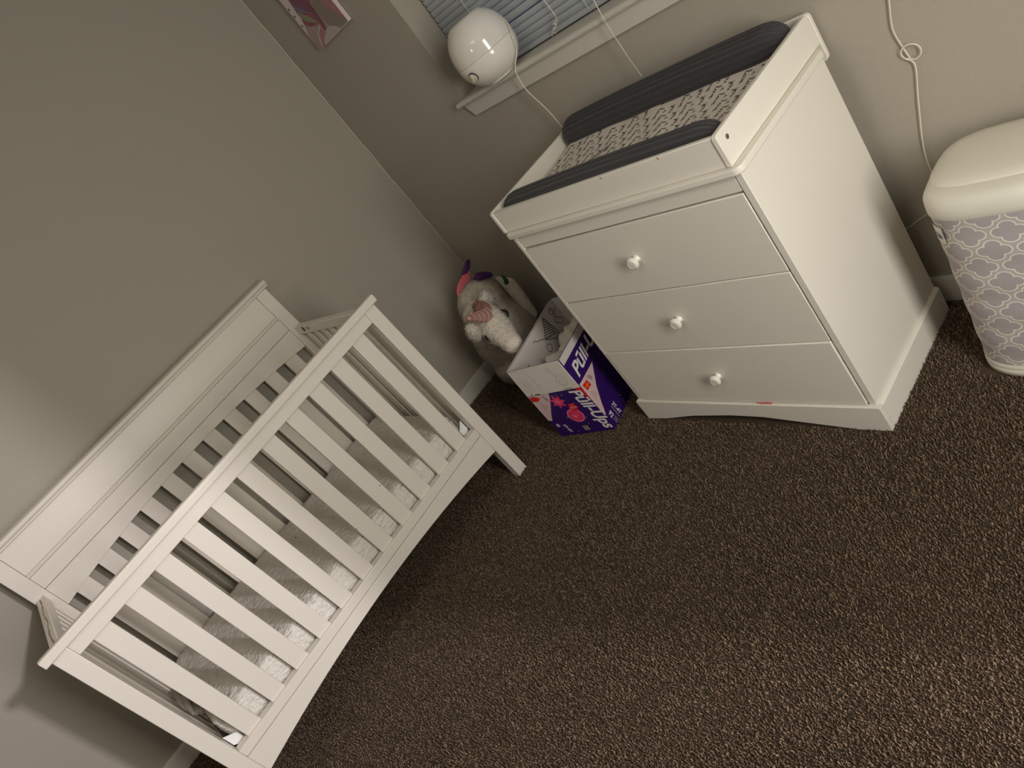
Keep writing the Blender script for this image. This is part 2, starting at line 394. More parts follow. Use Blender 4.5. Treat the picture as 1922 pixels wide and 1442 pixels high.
# mattress
mt = empty('crib_mattress', 'thin white quilted mattress lying inside the slatted crib', 'mattress', (CX, CY, 0), CT)
mx0, mx1, my0, my1, mz0, mz1 = -.676, -.046, L+.062, -.062, .262, .372
def mattress():
    b = MB(); rings = []
    n = 200
    def outline(inset):
        P = []; r = .05
        a0, a1, c0, c1 = mx0+inset, mx1-inset, my0+inset, my1-inset
        per = []
        cs = [(a1-r, c1-r, 0), (a0+r, c1-r, PI/2), (a0+r, c0+r, PI), (a1-r, c0+r, 1.5*PI)]
        for cx, cy, s0 in cs:
            for i in range(9):
                a = s0+PI/2*i/8; per.append(Vector((cx+r*math.cos(a), cy+r*math.sin(a), 0)))
        per.append(per[0])
        ds = [0]
        for i in range(len(per)-1): ds.append(ds[-1]+(per[i+1]-per[i]).length)
        out = []; j = 0
        for i in range(n):
            t = ds[-1]*i/n
            while ds[j+1] < t: j += 1
            q = (t-ds[j])/(ds[j+1]-ds[j]); out.append(per[j].lerp(per[j+1], q))
        return out
    for inset, z_ in ((.012, mz0), (.002, mz0+.008), (0, mz0+.03), (-.002, mz0+.06), (0, mz1-.022), (.001, mz1-.0150), (.007, mz1-.0125), (.001, mz1-.010), (.004, mz1-.005), (.014, mz1), (.04, mz1+.001)):
        o = outline(inset); R = []
        for p in o:
            w = noise.noise(Vector((p.x*22, p.y*22, z_*30)))*.0035+noise.noise(Vector((p.x*60, p.y*60, z_*70)))*.0018
            k = 1 if mz0+.01 < z_ < mz1 else .3
            cx = (mx0+mx1)/2; cy = (my0+my1)/2
            dv = Vector((p.x-cx, p.y-cy, 0)); dv.normalize()
            R.append((p.x+dv.x*w*k, p.y+dv.y*w*k, z_+w*.5))
        rings.append(R)
    b.loft(rings, True, False)
    return b
_bn = [n for n in M['mattress'].node_tree.nodes if n.type == 'BUMP'][0]; _bn.inputs['Distance'].default_value = .012; _bn.inputs['Strength'].default_value = 1
mt_o = mattress().build('side_panel', M['mattress'], mt, smooth=60)
g = MB(); nx, ny = 50, 110; vs = []
for i in range(nx+1):
    for j in range(ny+1):
        x = mx0+.008+(mx1-mx0-.016)*i/nx; y = my0+.008+(my1-my0-.016)*j/ny
        w = .003*noise.noise(Vector((x*14, y*14, 3)))+.0022*noise.noise(Vector((x*45, y*45, 9)))
        dx = min(x-mx0, mx1-x); dy = min(y-my0, my1-y); e = max(0, .05-dx)**2*2+max(0, .05-dy)**2*2
        e2 = 0
        if dx < .05 and dy < .05:
            q = math.hypot(.05-dx, .05-dy)
            if q > .05: e2 = .02
        vs.append((x, y, mz1+.002+w-e-e2))
fs = [(i*(ny+1)+j, (i+1)*(ny+1)+j, (i+1)*(ny+1)+j+1, i*(ny+1)+j+1) for i in range(nx) for j in range(ny)]
g.add(vs, fs); g.build('top_panel', M['mattress'], mt, smooth=60)
# crumpled cloth bunched at the left end of the mattress
cl = MB(); rc = random.Random(11)
base = Vector((-.25, L+.092, .402))
for i in range(9):
    a = rc.uniform(-.4, .4); P_ = []
    for t in np.linspace(0, 1, 8):
        P_.append((base.x-.13+.24*t+.01*math.sin(i+3*t), base.y+.028*math.sin(i*1.7+2*t)+.012*i/9-.02, base.z+.014*math.sin(i*2.1+4*t)+.03*math.sin(PI*t)))
    cl.tube(crom(P_, 4), [.004+.006*abs(math.sin(i+k*.15)) for k in range(29)], 8)
c_o = cl.build('crumpled_sheet', M['cloth'], None, smooth=80)
c_o.location = (CX, CY, 0); c_o.rotation_euler = (0, 0, CT)
c_o.location.z = .002
tag(c_o, 'crumpled grey cloth bunched at the left end of the crib mattress', 'cloth')

# ------------------------------------------------------------------ dresser
DXW, DYW, DT = 2.0658, -.486, .0049
dr = empty('dresser', 'white three drawer dresser standing under the window', 'dresser', (DXW, DYW, 0), DT)
W_ = -.831; DB = .436
def db(name, a, b, bevel=.0015, m='white', parent=dr): return MB().box(a, b).build(name, M[m], parent, bevel=bevel)
db('side_panel', (-.018, 0, .06), (0, DB, .8180)); db('side_panel', (W_, 0, .06), (W_+.015, DB, .8180))
db('back_panel', (W_+.016, DB-.006, .06), (-.019, DB, .8175), 0)
db('frieze', (W_+.0155, .0015, .7735), (-.0205, .02, .8178))
db('inner_carcass', (W_+.016, .020, .075), (-.019, DB-.007, .8170), 0, 'gap')
# top board with rounded corners
def rrect(x0, x1, y0, y1, r, n=8):
    P = []
    for cx, cy, s0 in ((x1-r, y1-r, 0), (x0+r, y1-r, PI/2), (x0+r, y0+r, PI), (x1-r, y0+r, 1.5*PI)):
        for i in range(n+1):
            a = s0+PI/2*i/n; P.append((cx+r*math.cos(a), cy+r*math.sin(a)))
    return P
tb = MB(); P_ = rrect(W_-.0124, .0124, -.0127, DB+.005, .022)
tb.prism(P_, 2, .8186, .8365); tb.build('top_board', M['white'], dr, bevel=.004, smooth=50, seg=3)
# plinth: arched front, plain sides with a moulded top edge
pd = .0106
ptsF = []
xa = [.0106, -.07, -.154, -.246, -.361, -.475, -.629, -.75, -.8416]; za = [0, 0, .010, .021, .035, .036, .026, .006, 0]
poly = [(pd, .089), (pd, 0)]+[(x, interp(-x, [-v for v in xa], za)) for x in np.linspace(-.05, -.80, 40)]+[(W_-pd, 0), (W_-pd, .089)]
MB().prism(poly, 1, -pd, .006).build('plinth_front', M['white'], dr, bevel=.0015, smooth=30)
MB().prism([(.0005, 0), (pd, 0), (pd, .082), (pd-.004, .087), (.0005, .089)], 1, .0062, DB).build('plinth_side', M['white'], dr, smooth=30)
MB().prism([(W_-.0005, 0), (W_-pd, 0), (W_-pd, .082), (W_-pd+.004, .087), (W_-.0005, .089)], 1, .0062, DB).build('plinth_side', M['white'], dr, smooth=30)
for i, (z0, z1, dyy) in enumerate(((.5452, .7685, 0), (.3205, .5422, 0), (.0925, .3178, -.003))):
    d_ = MB().box((W_+.0165, dyy, z0), (-.0225, dyy+.018, z1)).build('drawer', M['white'], dr, bevel=.002)
    zk = (.659, .435, .206)[i]
    prof = [(.012, 0), (.012, .002), (.0085, .005), (.0078, .009), (.011, .012), (.0165, .015), (.0178, .018), (.0172, .0195), (.0182, .021), (.0172, .0245), (.012, .0275), (.0115, .0268), (.001, .0275)]
    MB().lathe(prof, (-.4225, dyy, zk), (0, -1, 0), 36).build('knob', M['knob'], d_, smooth=50)
rb_ = MB()
rb_.tube([( -.30-.006*i, -.0045+.001*math.sin(i*2), .0905+.0008*math.sin(i)) for i in range(9)], .0028, 6)
ro = rb_.build('ribbon_scrap', M['ribbon'], None); ro.location = (DXW, DYW, 0); ro.rotation_euler = (0, 0, DT)
tag(ro, 'small pink scrap caught under the bottom dresser drawer', 'scrap')

# changing tray
TX0, TX1, TYF, TYB, TZ = 1.2104, 2.0567, -.4871, -.0249, .9146
tr = empty('changing_tray', 'white open tray frame sitting on top of the dresser around the pad', 'changing tray', (0, 0, .8367))
h = TZ-.8367
def rp(y0, y1, z0, z1, r):
    P = [(y0, z0)]
    for i in range(7): a = PI-PI/2*i/6; P.append((y0+r+r*math.cos(a), z1-r+r*math.sin(a)))
    for i in range(7): a = PI/2-PI/2*i/6; P.append((y1-r+r*math.cos(a), z1-r+r*math.sin(a)))
    P.append((y1, z0)); return P
MB().prism(rp(TYF, TYB-.0002, 0, h, .010), 0, TX1-.014, TX1).build('side_board', M['white'], tr, bevel=.002, smooth=40)
MB().prism(rp(TYF, TYB, 0, h, .010), 0, TX0, TX0+.014).build('side_board', M['white'], tr, bevel=.002, smooth=40)
MB().box((TX0+.0142, TYF+.003, .0), (TX1-.0142, TYF+.016, h-.003)).build('front_board', M['white'], tr, bevel=.002)
bkp = [(TX0-.002, -.04), (TX1+.002, -.04)]
bk = []
for cx, cz, s0 in ((TX1+.003-.012, h-.012, 0), (TX0-.003+.012, h-.012, PI/2), (TX0-.003+.012, -.045+.012, PI), (TX1+.003-.012, -.045+.012, 1.5*PI)):
    for i in range(7):
        a = s0+PI/2*i/6; bk.append((cx+.012*math.cos(a), cz+.012*math.sin(a)))
MB().prism(bk, 1, TYB+.0003, TYB+.0135).build('back_board', M['white'], tr, bevel=.002, smooth=40)
MB().lathe([(.0058, -.002), (.0058, .0004), (.001, .0005)], (TX1-.0002, -.455, h-.024), (1, 0, 0), 20).build('screw_hole', M['slot'], tr)
for x in (1.70, 1.89): MB().box((x, TYF+.0026, h-.010), (x+.004, TYF+.0031, h-.004)).build('paint_chip', M['chew'], tr)

# changing pad
PX0, PX1, PY0, PY1 = 1.236, 2.030, -.468, -.045
pad = empty('changing_pad', 'contoured changing pad with charcoal ribbed rolls and white script-print cover', 'changing pad', (0, 0, .838))
def padz(x, y):
    t = (y-(PY0+PY1)/2)/((PY1-PY0)/2)
    zc = .040+.030*abs(t)**2.4
    zc += .0035*math.sin((x*1.3+y*1.0)*26+2*noise.noise(Vector((x*5, y*5, 1))))*math.exp(-((x+y*1.1-1.42)/.13)**2)
    zc += .0022*noise.noise(Vector((x*9, y*7, 4)))
    ex = min(x-PX0, PX1-x)
    zc -= .035*max(0, 1-ex/.035)**2
    return zc
b = MB(); nx, ny = 110, 56; vs = []
for i in range(nx+1):
    for j in range(ny+1):
        x = PX0+(PX1-PX0)*i/nx; y = PY0+.03+(PY1-PY0-.06)*j/ny
        vs.append((x, y, padz(x, y)))
fs = [(i*(ny+1)+j, (i+1)*(ny+1)+j, (i+1)*(ny+1)+j+1, i*(ny+1)+j+1) for i in range(nx) for j in range(ny)]
o0 = len(vs)
per = [i*(ny+1) for i in range(nx+1)]+[nx*(ny+1)+j for j in range(1, ny+1)]+[i*(ny+1)+ny for i in range(nx-1, -1, -1)]+[j for j in range(ny-1, 0, -1)]
for q in per: vs.append((vs[q][0], vs[q][1], .002))
n_ = len(per)
for i in range(n_): j = (i+1) % n_; fs.append((per[j], per[i], o0+i, o0+j))
fs.append(tuple(o0+i for i in range(n_)))
b.add(vs, fs); b.build('cover', M['pad'], pad, smooth=60)
def roll(name, yc, zc, ry, rz, x0, x1, lift, ribs):
    b = MB(); rings = []; n = 176; steps = 60
    for i in range(steps+1):
        t = i/steps; x = x0+(x1-x0)*t
        e = min(t, 1-t)*(x1-x0); sc = math.sqrt(max(.0, 1-max(0, 1-e/.06)**2)) if e < .06 else 1
        sc = max(sc, .12)
        R = []
        for k in range(n):
            a = 2*PI*k/n; rib = 1+.06*math.cos(ribs*a+.7*math.sin(t*5))
            wv = 1+.04*noise.noise(Vector((x*6, k*.05, yc*9)))
            zz = zc+lift*math.sin(PI*min(1, max(0, t)))*.6+sc*rz*rib*wv*math.sin(a)
            R.append((x, yc+sc*ry*rib*math.cos(a), max(.003, zz)))
        rings.append(R)
    b.loft(rings); return b.build(name, M['plush'], pad, smooth=75)
roll('back_roll', -.078, .062, .049, .048, 1.228, 2.036, .008, 20)
roll('front_roll', -.430, .052, .040, .038, 1.232, 2.038, .006, 16)
# cursive print: columns that run across the pad
let = {
 'i': ([(0, 0), (.12, .25), (.22, .5), (.2, .12), (.32, 0), (.45, .15)], .5),
 'l': ([(0, .1), (.25, .7), (.34, 1.25), (.22, 1.4), (.14, 1.0), (.16, .2), (.3, 0), (.42, .15)], .42),
 'o': ([(0, .15), (.12, .42), (.3, .5), (.08, .35), (.1, .02), (.34, 0), (.42, .3), (.3, .5), (.45, .42), (.55, .45)], .52),
 'v': ([(0, .45), (.1, .45), (.2, .02), (.36, .48), (.5, .4)], .46),
 'e': ([(0, .1), (.25, .28), (.3, .5), (.12, .45), (.1, .05), (.3, 0), (.5, .2)], .48),
 'y': ([(0, .45), (.08, .1), (.22, .02), (.34, .45), (.3, -.2), (.2, -.62), (.05, -.5), (.25, -.1), (.48, .15)], .48),
 'u': ([(0, .45), (.06, .08), (.22, .02), (.34, .45), (.34, .08), (.48, .05)], .48)}
ink = MB()
def stroke(P2, w=.00075):
    P2 = [Vector((p[0], p[1])) for p in P2]
    for i in range(len(P2)-1):
        a, c_ = P2[i], P2[i+1]; dlt = c_-a
        if dlt.length < 1e-6: continue
        nrm = Vector((-dlt.y, dlt.x)).normalized()*w; ex = dlt.normalized()*w*.5
        q = [a-nrm-ex, c_-nrm+ex, c_+nrm+ex, a+nrm-ex]
        ink.add([(v.x, v.y, padz(v.x, v.y)+.0011) for v in q], [(0, 1, 2, 3)])
ncol = 27
for ci in range(ncol):
    x0 = PX0+.045+ci*.0272; y = .02-.136*((ci*.29) % 1); S = .0245
    while y > PY0+.075:
        for word, gap in (('i', .45), ('love', .55), ('you', .7)):
            cur = 0; P2 = []
            for ch in word:
                g_, adv = let[ch]; P2 += [(cur+a, b_2) for a, b_2 in g_]; cur += adv
            cr = crom([(a, b_2, 0) for a, b_2 in P2], 3)
            pts2 = [(x0+q.y*.0145+.0025*math.sin(y*40+ci), y-q.x*S) for q in cr]
            if pts2[0][1] < -.112 and pts2[-1][1] > PY0+.072: stroke(pts2)
            y -= (cur+gap)*S
ink.build('script_print', M['ink'], pad, smooth=0)
pin = MB().tube([(1.530, -.245, padz(1.53, -.245)+.003), (1.476, -.300, padz(1.476, -.300)+.003)], .0013, 6).tube([(1.533, -.249, padz(1.53, -.249)+.003), (1.479, -.304, padz(1.479, -.304)+.003)], .0011, 6)
po = pin.build('hair_pin', M['slot']); po.location = (0, 0, .838); tag(po, 'thin metal hair pin lying on the script-print pad cover', 'hair pin')

# ------------------------------------------------------------------ diaper pail
pail = empty('diaper_pail', 'cream lidded diaper pail in a grey quatrefoil cover right of the dresser', 'diaper pail', (2.381, -.166, 0))
def sup(a, b_, z_, n=72, e=3.14, oy=0):
    R = []
    for i in range(n):
        t = 2*PI*i/n; c_, s_ = math.cos(t), math.sin(t)
        R.append((a*math.copysign(abs(c_)**(2/e), c_), oy+b_*math.copysign(abs(s_)**(2/e), s_), z_))
    return R
A_, B_ = .163, .1458
MB().loft([sup(A_-.004, B_-.004, 0), sup(A_+.002, B_+.002, .004), sup(A_+.003, B_+.003, .020), sup(A_, B_, .0235), sup(A_-.002, B_-.002, .025), sup(A_+.002, B_+.002, .0265), sup(A_+.001, B_+.001, .038), sup(A_-.003, B_-.003, .042)]).build('base', M['pailw'], pail, smooth=60)
# cover with procedural quatrefoil pattern
mq = bpy.data.materials.new('quatrefoil_cotton'); mq.use_nodes = True; nt = mq.node_tree; nd = nt.nodes; lk = nt.links
bs = nd['Principled BSDF']; bs.inputs['Roughness'].default_value = .85
uvn = nd.new('ShaderNodeUVMap'); uvn.uv_map = 'UVMap'
sep = nd.new('ShaderNodeSeparateXYZ'); lk.new(uvn.outputs[0], sep.inputs[0])
def mth(op, a, b_=None, c_=None):
    n = nd.new('ShaderNodeMath'); n.operation = op
    for i, v in enumerate((a, b_, c_)):
        if v is None: continue
        if isinstance(v, (int, float)): n.inputs[i].default_value = v
        else: lk.new(v, n.inputs[i])
    return n.outputs[0]
px_, pz_ = .083, .0860
def quad(ox, oz):
    u = mth('DIVIDE', sep.outputs[0], px_); v = mth('DIVIDE', sep.outputs[1], pz_)
    u = mth('ADD', u, ox); v = mth('ADD', v, oz)
    u = mth('ABSOLUTE', mth('SUBTRACT', mth('FRACT', u), .5)); v = mth('ABSOLUTE', mth('SUBTRACT', mth('FRACT', v), .5))
    # metres, with the height stretched so that the lobes are wider than tall
    x = mth('MULTIPLY', u, px_); y = mth('MULTIPLY', v, pz_*1.36)
    def ci(a, b2, r):
        dx = mth('SUBTRACT', x, a); dy = mth('SUBTRACT', y, b2)
        return mth('SUBTRACT', mth('SQRT', mth('ADD', mth('MULTIPLY', dx, dx), mth('MULTIPLY', dy, dy))), r)
    return mth('MINIMUM', mth('MINIMUM', ci(.0195, 0, .0170), ci(0, .0185, .0180)), ci(0, 0, .013))
dmin = mth('MINIMUM', quad(0, 0), quad(.5, .5))
ring = mth('LESS_THAN', mth('ABSOLUTE', dmin), .0017)
inside = mth('LESS_THAN', dmin, 0)
m1 = nd.new('ShaderNodeMix'); m1.data_type = 'RGBA'; m1.inputs[6].default_value = lin((188, 180, 172)); m1.inputs[7].default_value = lin((176, 168, 168)); lk.new(inside, m1.inputs[0])
m2 = nd.new('ShaderNodeMix'); m2.data_type = 'RGBA'; lk.new(m1.outputs[2], m2.inputs[6]); m2.inputs[7].default_value = lin((232, 226, 216)); lk.new(ring, m2.inputs[0])
lk.new(m2.outputs[2], bs.inputs['Base Color'])
bpn = nd.new('ShaderNodeBump'); bpn.inputs['Strength'].default_value = .25; nn = nd.new('ShaderNodeTexNoise'); nn.inputs['Scale'].default_value = 35; tcn = nd.new('ShaderNodeTexCoord'); lk.new(tcn.outputs['Object'], nn.inputs['Vector']); lk.new(nn.outputs['Fac'], bpn.inputs['Height']); bpn.inputs['Distance'].default_value = .004; lk.new(bpn.outputs['Normal'], bs.inputs['Normal'])
rings = []; zs = np.linspace(.041, .4695, 28)
for z_ in zs:
    g_ = .0012*math.sin(z_*70)
    k_ = -.002-.0156*(z_-.04)/.43
    rings.append(sup(A_+.002+g_+k_, B_+.002+g_+k_, z_, 144))
cv = MB().loft(rings, False, False).build('fabric_cover', mq, pail, smooth=60)
me = cv.data; uvl = me.uv_layers.new(name='UVMap'); nr = 144
arc = [0]
for i in range(nr): arc.append(arc[-1]+(Vector(rings[0][(i+1) % nr])-Vector(rings[0][i])).length)
for poly_ in me.polygons:
    vi = [me.loops[li].vertex_index for li in poly_.loop_indices]; cols_ = [v % nr for v in vi]
    wrap = max(cols_)-min(cols_) > nr/2
    for li, v in zip(poly_.loop_indices, vi):
        c_ = v % nr; u = arc[nr] if (wrap and c_ == 0) else arc[c_]
        uvl.data[li].uv = (u+.02, zs[v//nr]+.006)
A3, B3 = A_-.0150, B_-.0150
MB().loft([sup(A3-.004, B3-.004, .468), sup(A3, B3, .4665), sup(A3+.003, B3+.003, .472), sup(A3+.0025, B3+.0025, .486), sup(A3+.001, B3+.001, .502), sup(A3-.008, B3-.008, .515), sup(A3-.020, B3-.020, .5215), sup(A3-.05, B3-.05, .523)]).build('lid_rim', M['pailw'], pail, smooth=70)
MB().loft([sup(A3-.010, B3-.026, .500, oy=.018), sup(A3-.007, B3-.023, .509, oy=.018), sup(A3-.009, B3-.025, .520, oy=.018), sup(A3-.017, B3-.033, .5275, oy=.018), sup(A3-.04, B3-.052, .532, oy=.018), sup(A3-.09, B3-.09, .535, oy=.018, e=2.6), sup(.01, .005, .536, oy=.018, e=2)]).build('lid', M['pailw'], pail, smooth=70)
gr = MB(); A2 = []; B2 = []
for i in range(17):
    t = i/16; x = -.085+.105*t; w = math.sin(PI*t)
    A2.append((x, -.096-.002*w, .5165)); B2.append((x+.004, -.098-.018*w, .5165-.004*w))
gr.add([(p[0], p[1], p[2]+.0035) for p in A2]+[(p[0], p[1], p[2]+.0035) for p in B2]+A2+B2, [(i, i+1, 18+i, 17+i) for i in range(16)]+[(17+i, 18+i, 52+i, 51+i) for i in range(16)]+[(34+i, 51+i, 52+i, 35+i) for i in range(16)])
gr.build('lid_grip', M['pailw'], pail, smooth=60)
def cover_pt(tdeg, z_, off):
    t = math.radians(tdeg); k_ = -.002-.0156*(z_-.04)/.43+.002+off; c_, s_ = math.cos(t), math.sin(t)
    return ((A_+k_)*math.copysign(abs(c_)**(2/3.14), c_), (B_+k_)*math.copysign(abs(s_)**(2/3.14), s_), z_)
tg = MB(); n_ = 8
for j_ in range(n_):
    a0_, a1_ = 214+j_*2.4, 216.4+j_*2.4
    tg.add([cover_pt(a0_, .405, .0022), cover_pt(a1_, .405, .0022), cover_pt(a1_, .447, .0022), cover_pt(a0_, .447, .0022)], [(0, 1, 2, 3)])
tg.build('paper_tag', M['tagm'], pail)
tg = MB()
for i in range(5):
    a0_ = 218+i*2.4
    tg.add([cover_pt(a0_, .414, .0030), cover_pt(a0_+1.1, .414, .0030), cover_pt(a0_+1.6, .433-.002*i, .0030), cover_pt(a0_+.5, .433-.002*i, .0030)], [(0, 1, 2, 3)])
tg.build('tag_print', M['ink'], pail)['kind'] = 'stuff'

# loose cord on the back wall
wc = crom([(2.252, -.008, 1.05), (2.224, -.008, .90), (2.221, -.008, .863), (2.205, -.008, .80), (2.209, -.008, .752), (2.214, -.009, .727)]+[(2.222+.0205*math.cos(a), -.010-.002*math.sin(a), .735+.0195*math.sin(a)) for a in np.linspace(4.3, -1.6, 12)]+[(2.206, -.008, .722), (2.218, -.008, .700), (2.196, -.008, .62), (2.165, -.008, .50), (2.158, -.008, .43), (2.166, -.008, .36), (2.150, -.008, .315), (2.113, -.008, .303), (2.075, -.008, .285), (2.030, -.008, .262), (1.95, -.008, .24)], 8)
tag(MB().tube(wc, .0015, 8).build('wall_cord', M['cord']), 'looped white cord running down the back wall behind the pail', 'cord')

# ------------------------------------------------------------------ nappy carton
BXL, BXT = (1.096, -.558, .0), math.radians(12.5)
box = empty('cardboard_carton', 'open purple and white nappy carton between crib and dresser', 'box', BXL, BXT)
bw, bd, bh, th = .265, .42, .36, .004
ft = .2285
cr = 'cardi'
MB().box((-bw, 0, 0), (0, th, bh)).build('front_panel', [M['purple']], box)
MB().box((-th, th, 0), (0, bd, bh)).build('side_panel', [M['purple']], box)
MB().box((-bw, th, 0), (-bw+th, bd, bh)).build('side_panel', [M['purple']], box)
MB().box((-bw+th, bd-th, 0), (-th, bd, bh)).build('back_panel', [M['purple']], box)
MB().box((-bw+th, th, 0), (-th, bd-th, .004)).build('bottom_panel', [M['edge']], box)
# the unprinted inner faces
inn = MB()
inn.box((-bw+th, th+.001, .02), (-bw+th+.0012, bd-th, bh+.0006)).box((-bw+th, bd-th-.0012, .02), (-th, bd-th, bh+.0006)).box((-th-.0012, th, .02), (-th, bd-th, bh+.0004)).box((-bw+th, th, .02), (-th, th+.0012, bh+.0004))
inn.build('lining', M['cardi'], box, smooth=0)
# front flap folded down outside, pale and faintly printed
fl = MB().prism([(-bw+.006, ft+.004), (-.001, ft), (-.002, bh+.002), (-bw+.010, bh+.003)], 1, -.0055, -.0012)
fl.build('folded_flap', M['cardw'], box, bevel=.0006)
MB().box((-bw-.0045, .004, ft+.01), (-bw-.0008, bd*.97, bh+.001)).build('folded_flap', M['cardw'], box, bevel=.0006)
def poly2(name, face, pts, m, off, thick=.0003):
    b = MB()
    if face == 'F': b.prism(pts, 1, -off-thick, -off)
    elif face == 'R': b.prism(pts, 0, off, off+thick)
    else: b.prism(pts, 0, -bw+th+.0012+off, -bw+th+.0012+off+thick)
    return b.build(name, M[m], box, smooth=0)
def text(name, s_, size, face, pos, rotdeg, m, off, shear=.25, bold=.0, sx=1):
    cu = bpy.data.curves.new('t', 'FONT'); cu.body = s_; cu.size = size; cu.shear = shear; cu.offset = bold; cu.extrude = .0003
    to = bpy.data.objects.new('t', cu); col.objects.link(to)
    dg = bpy.context.evaluated_depsgraph_get(); me_ = bpy.data.meshes.new_from_object(to.evaluated_get(dg))
    bpy.data.objects.remove(to)
    o = bpy.data.objects.new(name, me_); col.objects.link(o); o.parent = box
    me_.materials.clear(); me_.materials.append(M[m])
    R = Matrix.Rotation(math.radians(rotdeg), 4, 'Z') @ Matrix.Diagonal((sx, 1, 1, 1))
    if face == 'F': B = Matrix(((1,0,0,pos[0]), (0,0,-1,-off), (0,1,0,pos[1]), (0,0,0,1)))
    else: B = Matrix(((0,0,1,off), (1,0,0,pos[0]), (0,1,0,pos[1]), (0,0,0,1)))
    me_.transform(B @ R); return o
# right-hand face
poly2('tear_strip', 'R', [(.002, .330), (bd-.003, .330), (bd-.003, .3597), (.002, .3597)], 'silver', .0002)
text('brand_lettering', 'P\u016bll-Ups', .073, 'R', (.020, .250), 6, 'textw', .0005, .3, .0016, .98)
poly2('pale_wedge', 'R', [(.001, .236), (.02, .234), (.119, .232), (.095, .205), (.06, .165), (.03, .115), (.008, .070), (.001, .075)], 'triang', .0002)
poly2('badge_square', 'R', [(.010, .222), (.042, .219), (.046, .190), (.013, .192)], 'redp', .0004)
poly2('badge_cross', 'R', [(.0265, .217), (.0300, .217), (.0300, .208), (.040, .208), (.040, .203), (.0300, .203), (.0300, .194), (.0265, .194), (.0265, .203), (.016, .203), (.016, .208), (.0265, .208)], 'gold', .0007)
text('badge_lettering', '100', .020, 'R', (.049, .222), -62, 'linep', .0005, 0)
for k in range(4): poly2('fine_print', 'R', [(.017+.006*k, .183-.005*k), (.019+.006*k, .183-.005*k), (.019+.006*k, .135+.004*k), (.017+.006*k, .135+.004*k)], 'linef', .0004)
text('size_lettering', '3T-4T', .022, 'R', (.062, .068), -90, 'textw', .0005, .1, .0004)
text('count_lettering', '92', .027, 'R', (.020, .064), -90, 'textw', .0005, .1, .0004)
poly2('divider_line', 'R', [(.0535, .066), (.0545, .066), (.0545, .006), (.0535, .006)], 'textw', .0005)
for k in range(3): poly2('fine_print', 'R', [(.024+.007*k, .030), (.026+.007*k, .030), (.026+.007*k, .006), (.024+.007*k, .006)], 'linef', .0004)
rs = random.Random(2); dots = MB(); dots2 = MB()
for i in range(60):
    y_, z_ = rs.uniform(.07, .40), rs.uniform(.01, .23); r_ = rs.uniform(.0008, .0022)
    if y_ < .13*(z_/.23)+.03: continue
    (dots if i % 3 else dots2).prism([(y_+r_*math.cos(a), z_+r_*math.sin(a)) for a in (0, 1.05, 2.1, 3.14, 4.19, 5.24)], 0, .0002, .0006)
dots.build('star_print', M['textw'], box, smooth=0)['kind'] = 'stuff'; dots2.build('star_print', M['pinkl'], box, smooth=0)['kind'] = 'stuff'
# front face
poly2('pale_wedge', 'F', [(-.264, ft-.002), (-.156, ft-.001), (-.170, .20), (-.195, .165), (-.225, .125), (-.246, .090), (-.264, .095)], 'triang', .0002)
poly2('badge_square', 'F', [(-.262, .222), (-.238, .224), (-.212, .212), (-.232, .197), (-.262, .200)], 'redp', .0004)
text('badge_lettering', '100', .020, 'F', (-.203, .216), -65, 'linep', .0005, 0)
for k in range(4): poly2('fine_print', 'F', [(-.236+.006*k, .188-.004*k), (-.234+.006*k, .188-.004*k), (-.234+.006*k, .140+.006*k), (-.236+.006*k, .140+.006*k)], 'linef', .0004)
text('brand_lettering', 'P\u016bll-Ups', .072, 'F', (-.066, .220), -82, 'textw', .0005, .3, .0016, .84)
poly2('pale_edge_wedge', 'F', [(-.035, ft-.001), (.0, ft-.001), (.0, .16), (-.004, .165), (-.018, .200)], 'redp', .0002)
# plain pink stand-ins for the printed decoration
def star(cx, cz, r1, r2, n): return [(cx+(r1 if i % 2 else r2)*math.cos(PI*i/n), cz+(r1 if i % 2 else r2)*math.sin(PI*i/n)) for i in range(2*n)]
poly2('pink_rosette', 'F', star(-.148, .178, .020, .036, 7), 'pinkp', .0003)
poly2('pink_disc', 'F', [(-.120+.037*math.cos(a), .098+.035*math.sin(a)) for a in np.linspace(0, 2*PI, 28)[:-1]], 'pinkl', .0003)
poly2('pink_disc', 'F', [(-.120+.032*math.cos(a), .098+.030*math.sin(a)) for a in np.linspace(0, 2*PI, 28)[:-1]], 'pinkp', .0006)
poly2('pink_rosette', 'F', star(-.100, .140, .017, .024, 6), 'redp', .0009)
poly2('light_spark', 'F', star(-.148, .178, .006, .016, 5), 'pinkl', .0006)
poly2('light_spark', 'F', star(-.125, .095, .005, .014, 5), 'pinkl', .0010)
dots = MB()
for i in range(14):
    a = rs.uniform(0, 6.28); q = rs.uniform(.002, .016); x_, z_ = -.100+q*math.cos(a), .140+q*math.sin(a)
    dots.prism([(x_+.0013*math.cos(a2), z_+.0013*math.sin(a2)) for a2 in (0, 1.05, 2.1, 3.14, 4.19, 5.24)], 1, -.0016, -.0012)
for i in range(34):
    x_, z_ = rs.uniform(-.24, -.075), rs.uniform(.01, .22); r_ = rs.uniform(.0008, .0018)
    if x_ < -.156-.12*(.23-z_): continue
    dots.prism([(x_+r_*math.cos(a2), z_+r_*math.sin(a2)) for a2 in (0, 1.05, 2.1, 3.14, 4.19, 5.24)], 1, -.0005, -.0002)
dots.build('star_print', M['textw'], box, smooth=0)['kind'] = 'stuff'
text('size_lettering', '3T-4T', .018, 'F', (-.215, .062), -80, 'textw', .0005, .1, .0003)
text('count_lettering', '92', .018, 'F', (-.247, .070), -80, 'textw', .0005, .1, .0003)
poly2('stamp', 'F', [(-.135, .045), (-.104, .045), (-.104, .012), (-.135, .012)], 'black', .0003)
